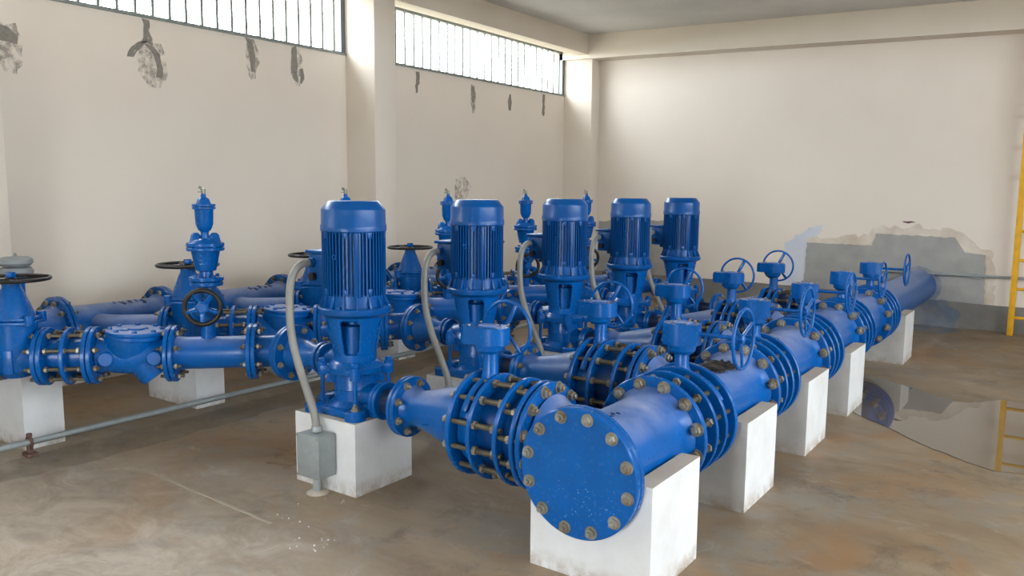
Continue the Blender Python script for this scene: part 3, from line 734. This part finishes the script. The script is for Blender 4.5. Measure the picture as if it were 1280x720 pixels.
tee0 = make_tee(-.314, 'blue header tee behind the round bolted blind flange')
tee1 = make_tee(-.366, 'blue header tee with torn black plastic on top, second from the blind flange')
tee1.location.y += S
for i in range(2, 5): dup(tee1, (0, S*(i-1), 0), 'blue header tee receiving the discharge branch ' + ['', '', 'of the middle pump', 'second from the back wall', 'nearest the back wall'][i])

t = thing('blind_flange', 'round blue blind flange with twelve bolts closing the near end of the header', 'flange', (XH, 2.682, ZH), HR, None, 0.27)
part('plate', MB().disc(.27, -.020, .013, 72, AX((0, 0, 0), XD), .006), BLUE, t)
bolts_x(t, 12, .235, -.020, -1, .021, .017, PI/12 - .06)
mb = MB(); R_ = random.Random(3)
for k in range(46):
    a = R_.gauss(-0.05, .085); z = R_.gauss(-.11, .07)
    if math.hypot(a, z) < .22: mb.lathe([(0, 0), (R_.uniform(.0010, .0024), .0), (0, .0012)], 6, AX((-.0198, a, z), (-1, 0, 0)))
o = part('paint_fleck', mb, WHITE, t); o['kind'] = 'stuff'

def make_hdj():
    t = thing('dismantling_joint', 'blue ringed dismantling joint on the header, ' + ORD[0], 'pipe fitting', (XH, YP, ZH), HR, 'header dismantling joints', 0.27)
    A = AX((0, 0, 0), XD)
    part('sleeve', MB().lathe([(.17, .356), (.200, .356), (.200, .47), (.192, .475), (.192, .59), (.17, .59)], 48, A), SLEEVE, t)
    part('ring_flange', MB().disc(.27, .470, .490, 64, A, .005, .17), BLUE, t); part('ring_flange', MB().disc(.27, .588, .610, 64, A, .005, .17), BLUE, t)
    studs_x(t, 12, .235, .357, .235, (.105, .150), .0135, .022)
    return t
def make_hvalve():
    t = thing('butterfly_valve', 'blue butterfly valve with gearbox and side handwheel on the header, ' + ORD[0], 'valve', (XH, YP, ZH), HR, 'header butterfly valves', 0.27)
    A = AX((0, 0, 0), XD); x = .658; mb = MB()
    mb.lathe([(.17, .612), (.212, .612), (.212, .706), (.17, .706)], 48, A)
    mb.tube([(x, .238*math.sin(a), .238*math.cos(a)) for a in [math.radians(q) for q in range(-60, 61, 4)]], .016, 10)
    part('body', mb, BLUE, t)
    mb = MB(); mb.lathe([(0, .20), (.062, .215), (.050, .24), (.036, .27), (.034, .345), (.046, .360), (0, .360)], 28, Matrix.Translation((x, 0, 0))); part('neck', mb, BLUE, t)
    gearbox(t, Matrix.Translation((x, .0, .375)) @ Matrix.Rotation(PI/2, 4, 'Z'), .130, .155, .105)
    part('shaft', MB().cyl((x + .02, -.08, .430), (x + .02, -.285, .430), .0105, None, 12), BLUE, t)
    wheel(t, AX((x + .02, -.300, .430), (0, -1, 0)), .142, .0085, 3, BLUE, .022, .018, .012, .5)
    studs_x(t, 12, .235, .606, .155, (.018, .128), .012, .021)
    return t
hj0 = make_hdj(); hv0 = make_hvalve()
for i in range(1, 5):
    dup(hj0, (0, S*i, 0), 'blue ringed dismantling joint on the header, ' + ORD[i]); dup(hv0, (0, S*i, 0), 'blue butterfly valve with gearbox and side handwheel on the header, ' + ORD[i])
# outlet pipe into the back wall
y0 = YP + 4*S + .712
t = thing('outlet_pipe', 'long blue outlet pipe at the end of the header entering the cement patch', 'pipe', (XH, y0, ZH), HR, None, 0.27)
A = AX((0, 0, 0), XD); part('flange', MB().disc(.27, .0, .030, 64, A, .005, .17), BLUE, t)
part('pipe', MB().lathe([(.17, .01), (.222, .03), (.204, .06), (.195, .10), (.195, WY - y0 + .02)], 56, A), BLUE_D, t)
bolts_x(t, 12, .235, .030, 1, .023, .020)

# torn black plastic on the second tee
mb = MB(); R_ = random.Random(9); nx, ny = 16, 12; vs = []; 
for i in range(nx):
    for j in range(ny):
        u = (i/(nx-1) - .5); v = (j/(ny-1) - .5); a = v*1.0 + .25*u; rr = .199 + .006*abs(math.sin(9*u + 5*v)) + R_.uniform(0, .010)
        vs.append((rr*math.sin(a) + .0, u*.26 + R_.uniform(-.010, .010), rr*math.cos(a)))
fs = []
for i in range(nx-1):
    for j in range(ny-1):
        if (i in (0, nx-2) or j in (0, ny-2)) and R_.random() < .45: continue
        fs.append((i*ny + j, i*ny + j+1, (i+1)*ny + j+1, (i+1)*ny + j))
mb.add(vs, fs); o = link('plastic_scrap', mb.mesh('plastic_scrap', BLACK, 60)); o.location = (XH + .01, YP + S - .03, ZH); sm = o.modifiers.new('thickness', 'SOLIDIFY'); sm.thickness = .002
tag(o, 'torn crumpled black plastic scrap lying on the second header tee', 'plastic scrap')

# ------------------------------------------------------------------ suction side
def make_sred():
    t = thing('reducer', 'blue tapered reducer on the suction side of the pump ' + ORD[0], 'pipe fitting', (0, YP, ZS), 0, 'suction reducers', 0.163)
    A = AX((0, 0, 0), XD)
    part('cone', MB().lathe([(.08, -3.672), (.108, -3.655), (.096, -3.63), (.090, -3.61), (.062, -3.49), (.062, -3.45)], 36, A), BLUE, t)
    part('large_flange', MB().disc(.163, -3.685, -3.661, 48, A, .004), BLUE, t); part('small_flange', MB().disc(.092, -3.444, -3.420, 36, A, .004), BLUE, t)
    bolts_x(t, 8, .133, -3.661, 1, .015, .012); return t
def make_selb():
    t = thing('elbow', 'blue flanged 45 degree elbow behind the pump ' + ORD[0], 'pipe fitting', (XE, YP, ZS), 0, 'suction elbows', 0.163)
    d = Vector((-C45, -C45, 0)); part_pts = [Vector((XE, 0, 0)) - Vector((XE, 0, 0)) + Vector((.082, 0, 0))]
    for k in range(9):
        a = k/8; p0 = Vector((.06, 0, 0)); p1 = Vector((0, 0, 0)); p2 = d*.06; part_pts.append(p0*(1-a)**2 + p1*2*a*(1-a) + p2*a*a)
    part_pts.append(d*.16)
    part('bend', MB().tube(part_pts, .093, 28), BLUE, t)
    part('flange', MB().disc(.163, .056, .082, 48, AX((0, 0, 0), XD), .004), BLUE, t)
    part('flange', MB().disc(.163, .152, .176, 48, AX((0, 0, 0), d), .004), BLUE, t); return t
R225 = math.radians(225)
def sthing(name, label, cat, group, base=0.163, tt=0.0): return thing(name, label, cat, (XE, YP, ZS), R225, group, base)
AXx = AX((0, 0, 0), XD)
def fl(t, a, b_, R=.163): part('flange', MB().disc(R, a, b_, 48, AXx, .004), BLUE, t)
def make_spool():
    t = sthing('pipe_spool', 'straight blue spool carrying an air valve on suction branch ' + ORD[0], 'pipe', 'suction spools')
    part('pipe', MB().lathe([(.08, .182), (.108, .198), (.097, .225), (.093, .25), (.093, .55), (.097, .575), (.108, .60), (.08, .612)], 40, AXx), BLUE_D, t)
    fl(t, .178, .202); fl(t, .596, .620)
    studs_x(t, 8, .133, .115, .12, (.022, .098), .009, .0165); studs_x(t, 8, .133, .555, .13, (.028, .100), .009, .0165); return t
def make_check():
    t = sthing('check_valve', 'blue check valve with flat round lid on suction branch ' + ORD[0], 'valve', 'check valves'); c = .82
    fl(t, .624, .648); fl(t, 1.022, 1.046); mb = MB()
    mb.lathe([(.08, .64), (.105, .655), (.095, .69), (.10, .74), (.115, .82), (.105, .93), (.095, .98), (.105, 1.015), (.08, 1.03)], 36, AXx)
    tilt = Matrix.Translation((c, 0, .118)) @ Matrix.Rotation(math.radians(-3), 4, 'Y')
    mb.lathe([(.0, -.215), (.050, -.205), (.100, -.15), (.128, -.09), (.142, -.03), (.145, .0), (0, .0)], 40, Matrix.Translation((c + .025, 0, .118)))
    q = AX((c + .02, 0, .05), (-.60, 0, -.80)); mb.lathe([(0, -.06), (.088, -.05), (.098, .05), (.098, .19), (.092, .215), (0, .22)], 32, q); mb.lathe([(0, -.04), (.101, -.04), (.101, -.02), (0, -.02)], 32, q)
    for s in (1, -1):
        for x in (.70, .955): mb.lathe([(0, .06), (.042, .06), (.042, .112), (.036, .118), (0, .118)], 24, AX((x, 0, -.005), (0, s, 0)))
    part('body', mb, BLUE, t)
    mb = MB(); mb.lathe([(0, -.022), (.154, -.022), (.158, -.018), (.158, .0), (.154, .004), (0, .004)], 44, tilt); part('body_flange', mb, BLUE, t)
    mb = MB(); mb.lathe([(0, .004), (.157, .004), (.160, .008), (.160, .022), (.154, .027), (0, .027)], 44, tilt); mb.lathe([(0, .026), (.05, .026), (.045, .036), (0, .036)], 24, tilt); mb.box((0, 0, .030), (.13, .012, .010), .002, tilt @ Matrix.Rotation(.5, 4, 'Z')); mb.box((.06, .05, .030), (.06, .03, .010), .003, tilt)
    part('lid', mb, BLUE_D, t)
    for a, b_ in ringpos(8, .135, .2): link('bolt', bolt_mesh_blue(), t, tilt @ Matrix.Translation((a, b_, .027)))
    return t
def make_sdj():
    t = sthing('dismantling_joint', 'blue dismantling joint with long studs on the suction branch ' + ORD[0], 'pipe fitting', 'suction dismantling joints')
    part('sleeve', MB().lathe([(.08, 1.05), (.097, 1.05), (.097, 1.16), (.108, 1.165), (.108, 1.22), (.092, 1.225), (.092, 1.285), (.08, 1.285)], 36, AXx), BLUE, t)
    fl(t, 1.050, 1.074); part('ring_flange', MB().disc(.163, 1.160, 1.182, 48, AXx, .004, .09), BLUE, t); fl(t, 1.276, 1.300)
    studs_x(t, 8, .133, .985, .385, (.020, .105, .180, .275, .355), .0105, .018); return t
def make_gate():
    t = sthing('gate_valve', 'blue gate valve with flat black handwheel on the suction branch ' + ORD[0], 'valve', 'gate valves', .163); c = 1.456
    fl(t, 1.304, 1.328); fl(t, 1.574, 1.598); mb = MB()
    mb.lathe([(.08, 1.31), (.110, 1.33), (.098, 1.36), (.095, 1.40), (.095, 1.51), (.098, 1.55), (.110, 1.575), (.08, 1.59)], 36, AXx)
    mb.lathe([(0, -.115), (.06, -.110), (.095, -.07), (.102, 0), (.105, .19), (0, .19)], 40, Matrix.Translation((c, 0, 0)) @ Matrix.Scale(1.12, 4, (1, 0, 0)))
    part('body', mb, BLUE, t)
    for s in (1, -1): part('cast_panel', MB().box((c, s*.104, -.01), (.050, .012, .13), .003), BLUE, t)
    mb = MB(); mb.box((c, 0, .200), (.27, .21, .022), .008); mb.box((c, 0, .222), (.255, .195, .020), .008)
    for sx in (-1, 1):
        for sy in (-1, 1): mb.lathe([(0, .188), (.026, .188), (.026, .246), (0, .246)], 14, Matrix.Translation((c + sx*.112, sy*.082, 0)))
    part('bonnet_flange', mb, BLUE, t)
    mb = MB(); mb.lathe([(0, .228), (.108, .230), (.100, .26), (.078, .32), (.060, .37), (.048, .395), (.046, .415), (.030, .425), (0, .425)], 36, Matrix.Translation((c, 0, 0))); part('bonnet', mb, BLUE, t)
    mb = MB(); mb.cyl((c, 0, .42), (c, 0, .475), .014, None, 12); mb.hexp(.026, .448, .478, Matrix.Translation((c, 0, 0))); part('stem_nut', mb, BLUE, t)
    wheel(t, Matrix.Translation((c, 0, .440)), .190, .0105, 4, BLACK, .030, .022, .010, .5)
    studs_x(t, 8, .133, 1.535, .13, (.022, .108), .009, .0165); return t
def make_branch():
    t = sthing('branch_pipe', 'blue bent branch pipe joining the suction header, branch ' + ORD[0], 'pipe', 'suction branch pipes')
    fl(t, 1.602, 1.626); e = Vector((1.965, 0, 0)); d = Vector((C45, -C45, 0))   # local direction of world -x
    pts = [Vector((1.605, 0, 0)), Vector((1.80, 0, 0))]
    for k in range(9):
        a = k/8; p0 = e - Vector((.10, 0, 0)); p2 = e + d*.10; pts.append(p0*(1-a)**2 + e*2*a*(1-a) + p2*a*a)
    part('pipe', MB().tube(pts, .112, 32), BLUE_D, t)
    studs_x(t, 8, .133, 1.60, .05, (.036,), .009, .0165); return t
def make_air():
    c = .426
    t = sthing('air_valve', 'tall blue air valve above small black handwheel, suction branch ' + ORD[0], 'air valve', 'air valves', -.09)
    T = Matrix.Translation((c, 0, 0)); z = lambda y: 1.5766 - (y - 238)/217 - ZS
    mb = MB(); mb.lathe([(0, .085), (.040, .085), (.040, z(392)), (0, z(392))], 24, T); part('riser', mb, BLUE, t)
    mb = MB(); mb.disc(.088, z(392), z(386), 32, T, .003); mb.lathe([(0, z(387)), (.055, z(387)), (.062, z(375)), (.060, z(362)), (.050, z(355)), (0, z(355))], 28, T)
    mb.disc(.090, z(355.5), z(350.5), 32, T, .003); mb.lathe([(0, .05), (.034, .05), (.030, .10), (0, .10)], 20, AX((c, 0, z(376)), YD)); part('small_gate_valve', mb, BLUE, t)
    o = wheel(t, AX((c, .135, z(379)), YD), .096, .0145, 5, BLACK, .030, .026, .004, .3, BLUE)
    mb = MB(); mb.lathe([(0, .09), (.016, .09), (.016, .155), (0, .155)], 12, AX((c, 0, z(379)), YD)); mb.lathe([(0, .150), (.040, .150), (.028, .158), (0, .158)], 5, AX((c, 0, z(379)), YD)); part('wheel_stem', mb, BLUE, t)
    mb = MB(); mb.disc(.094, z(349.5), z(344.5), 36, T, .003); mb.lathe([(0, z(346)), (.040, z(346)), (.037, z(338)), (.055, z(336.5)), (.066, z(327)), (.078, z(313)), (.084, z(310)), (0, z(310))], 36, T)
    for a, b_ in ringpos(4, .072, PI/4): mb.hexp(.011, 0, .012, Matrix.Translation((c + a, b_, z(344.5))))
    part('lower_chamber', mb, BLUE, t)
    mb = MB()
    for zz in (318, 323, 328): mb.box((c, .074 - (zz - 313)*.0009, z(zz)), (.05, .012, .010), .003)
    part('cast_lettering', mb, BLUE, t)
    mb = MB(); mb.disc(.104, z(312), z(307.5), 40, T, .004); mb.disc(.104, z(307), z(302), 40, T, .004)
    for a, b_ in ringpos(6, .09, .2): mb.hexp(.011, -.02, .022, Matrix.Translation((c + a, b_, z(307))))
    mb.lathe([(0, z(302)), (.082, z(302)), (.070, z(299)), (.05, z(297)), (0, z(297))], 32, T)
    for dx in (-.052, .050): mb.lathe([(0, z(302)), (.036, z(302)), (.026, z(293)), (.014, z(290)), (0, z(290))], 16, T @ Matrix.Translation((dx, 0, 0)))
    part('chamber_lid', mb, BLUE, t)
    mb = MB(); mb.lathe([(0, z(300)), (.028, z(300)), (.022, z(292)), (.022, z(289)), (.036, z(286)), (.048, z(279)), (.051, z(262)), (.054, z(260)), (0, z(260))], 32, T); mb.disc(.064, z(261), z(258), 32, T, .003); mb.disc(.064, z(257.6), z(254.5), 32, T, .003)
    mb.lathe([(0, z(255)), (.042, z(255)), (.030, z(248)), (.016, z(246)), (.012, z(242)), (0, z(242))], 24, T); part('upper_chamber', mb, BLUE, t)
    mb = MB(); mb.lathe([(0, z(243)), (.012, z(243)), (.012, z(236)), (0, z(235))], 12, T); mb.cyl((c - .004, 0, z(239)), (c + .022, .0, z(233.5)), .008, None, 10); mb.box((c + .016, 0, z(240)), (.028, .010, .006), .001); part('bleed_tap', mb, BRASS, t)
    return t
S0 = [(make_sred(), 'blue tapered reducer on the suction side of the pump %s'), (make_selb(), 'blue flanged 45 degree elbow behind the pump %s'),
      (make_spool(), 'straight blue spool carrying an air valve on suction branch %s'), (make_check(), 'blue check valve with flat round lid on suction branch %s'),
      (make_sdj(), 'blue dismantling joint with long studs on the suction branch %s'), (make_gate(), 'blue gate valve with flat black handwheel on the suction branch %s'),
      (make_branch(), 'blue bent branch pipe joining the suction header, branch %s'), (make_air(), 'tall blue air valve above small black handwheel, suction branch %s')]
for i in range(1, 5):
    for o, lab in S0: dup(o, (0, S*i, 0), lab % ORD[i])

# suction header along the left wall
XS = -5.37
def header_len(ya, yb, label, tagn):
    t = thing('suction_header_pipe', label, 'pipe', (XS, ya, ZS), HR, 'suction header pipes', 0.24); L = yb - ya
    part('pipe', MB().lathe([(.14, .004), (.188, .024), (.172, .045), (.165, .07), (.165, L - .07), (.172, L - .045), (.188, L - .024), (.14, L - .004)], 48, AXx), BLUE_D, t)
    part('flange', MB().disc(.24, .002, .026, 52, AXx, .004), BLUE, t); part('flange', MB().disc(.24, L - .026, L - .002, 52, AXx, .004), BLUE, t)
    studs_x(t, 12, .205, -.060, .12, (.018, .100), .010, .019)
    if L > .5: part('cast_lettering', marks(int(ya*10), 5, .03, .05, .05), MARK, t, Matrix.Translation((L*.5, -.05, .157)) @ Matrix.Rotation(.3, 4, 'X'))
    return t
A0, B0 = 2.48, 3.20
hl = ['at the left edge of the picture', 'between the nearest air valve and the left edge', 'between first and second air valves', 'behind the second pump', 'behind the third pump']
for k in range(-1, 4):
    header_len(A0 + S*k, B0 + S*k, 'long blue suction header pipe ' + hl[k + 1], k)
    header_len(B0 + S*k, A0 + S*(k + 1), 'short flanged blue piece of suction header, ' + ['at the left edge', 'behind the nearest air valve', 'behind the nearest pump', 'behind the second pump', 'at the far end'][k + 1], k)
for y, s, lab in ((A0 - S, -1, 'near'), (A0 + 4*S, 1, 'far')):
    t = thing('blind_flange', 'blue bolted blind flange at the %s end of the suction header' % lab, 'flange', (XS, y, ZS), HR, None, .24)
    part('plate', MB().disc(.24, min(0, s*.026), max(0, s*.026), 52, AXx, .004), BLUE, t); bolts_x(t, 12, .205, s*.026, s, .019, .016)
# grey capped vent on the header behind the first handwheel
t = thing('capped_vent', 'grey round cap on a riser behind the nearest black handwheel', 'vent', (XS, 2.25, ZS + .20), 0)
mb = MB(); mb.lathe([(0, 0), (.05, 0), (.045, .02), (.045, .22), (0, .22)], 24); part('riser', mb, BLUE, t)
mb = MB(); mb.lathe([(0, .19), (.07, .19), (.095, .205), (.098, .225), (.085, .245), (.060, .25), (.078, .256), (.098, .275), (.095, .298), (.07, .312), (.012, .316), (.006, .335), (0, .336)], 36); part('cap', mb, GREYP, t)

# ------------------------------------------------------------------ floor conduit, ladder, wall conduit
t = thing('floor_conduit', 'long grey steel conduit running along the floor in front of the suction blocks', 'conduit', (-4.985, 1.6, 0.0))
part('pipe', MB().tube([(0, -2.5, .085), (0, 1, .085), (0, 3, .085), (0, 6.2, .085)], .0195, 16), GALV, t)
for y in (.50, 3.0, 5.4):
    mb = MB(); mb.box((0, y, .012), (.085, .06, .024), .006); mb.box((0, y, .045), (.03, .03, .06), .004); mb.tube([(.034*math.cos(a), y, .085 + .034*math.sin(a)) for a in [2*PI*k/16 for k in range(16)]], .009, 8, True); mb.hexp(.016, .118, .138, Matrix.Translation((0, y, 0)))
    part('pipe_clamp', mb, RUST, t)
t = thing('ladder', 'yellow steel ladder standing against the back wall at the right', 'ladder', (-.60, 10.60, 0.0))
for x in (0.03, .44): part('rail', MB().box((x, 0, 1.88), (.062, .045, 3.76), .006), YELLOW, t)
me = MB().cyl((0.03, 0, 0), (.44, 0, 0), .018, None, 14).mesh('rung', YELLOW)
for k in range(11): link('rung', me, t, Matrix.Translation((0, 0, .205 + .326*k)))
for z in (.7, 2.6):
    for x in (0.03, .44): part('wall_bracket', MB().box((x, .105, z), (.03, .19, .03), .003), YELLOW, t)
t = thing('wall_conduit', 'thin grey conduit fixed across the cement patch on the back wall', 'conduit', (-1.65, WY - .045, .62))
part('pipe', MB().tube([(-.6, 0, .013), (0, 0, .015), (1.2, 0, .022), (2.4, 0, .03), (4.9, 0, .04)], .016, 12), GALV, t)
for x in (.70, 2.6): 
    mb = MB(); mb.box((x, .012, .045), (.09, .03, .018), .003); mb.box((x, .012, -.005), (.09, .03, .018), .003); mb.box((x, .018, .02), (.012, .02, .07), .002); part('bracket', mb, GALV, t)
for x in (.35,): part('coupling', MB().cyl((x - .05, 0, .0175), (x + .05, 0, .0182), .021, None, 14), GALV, t)
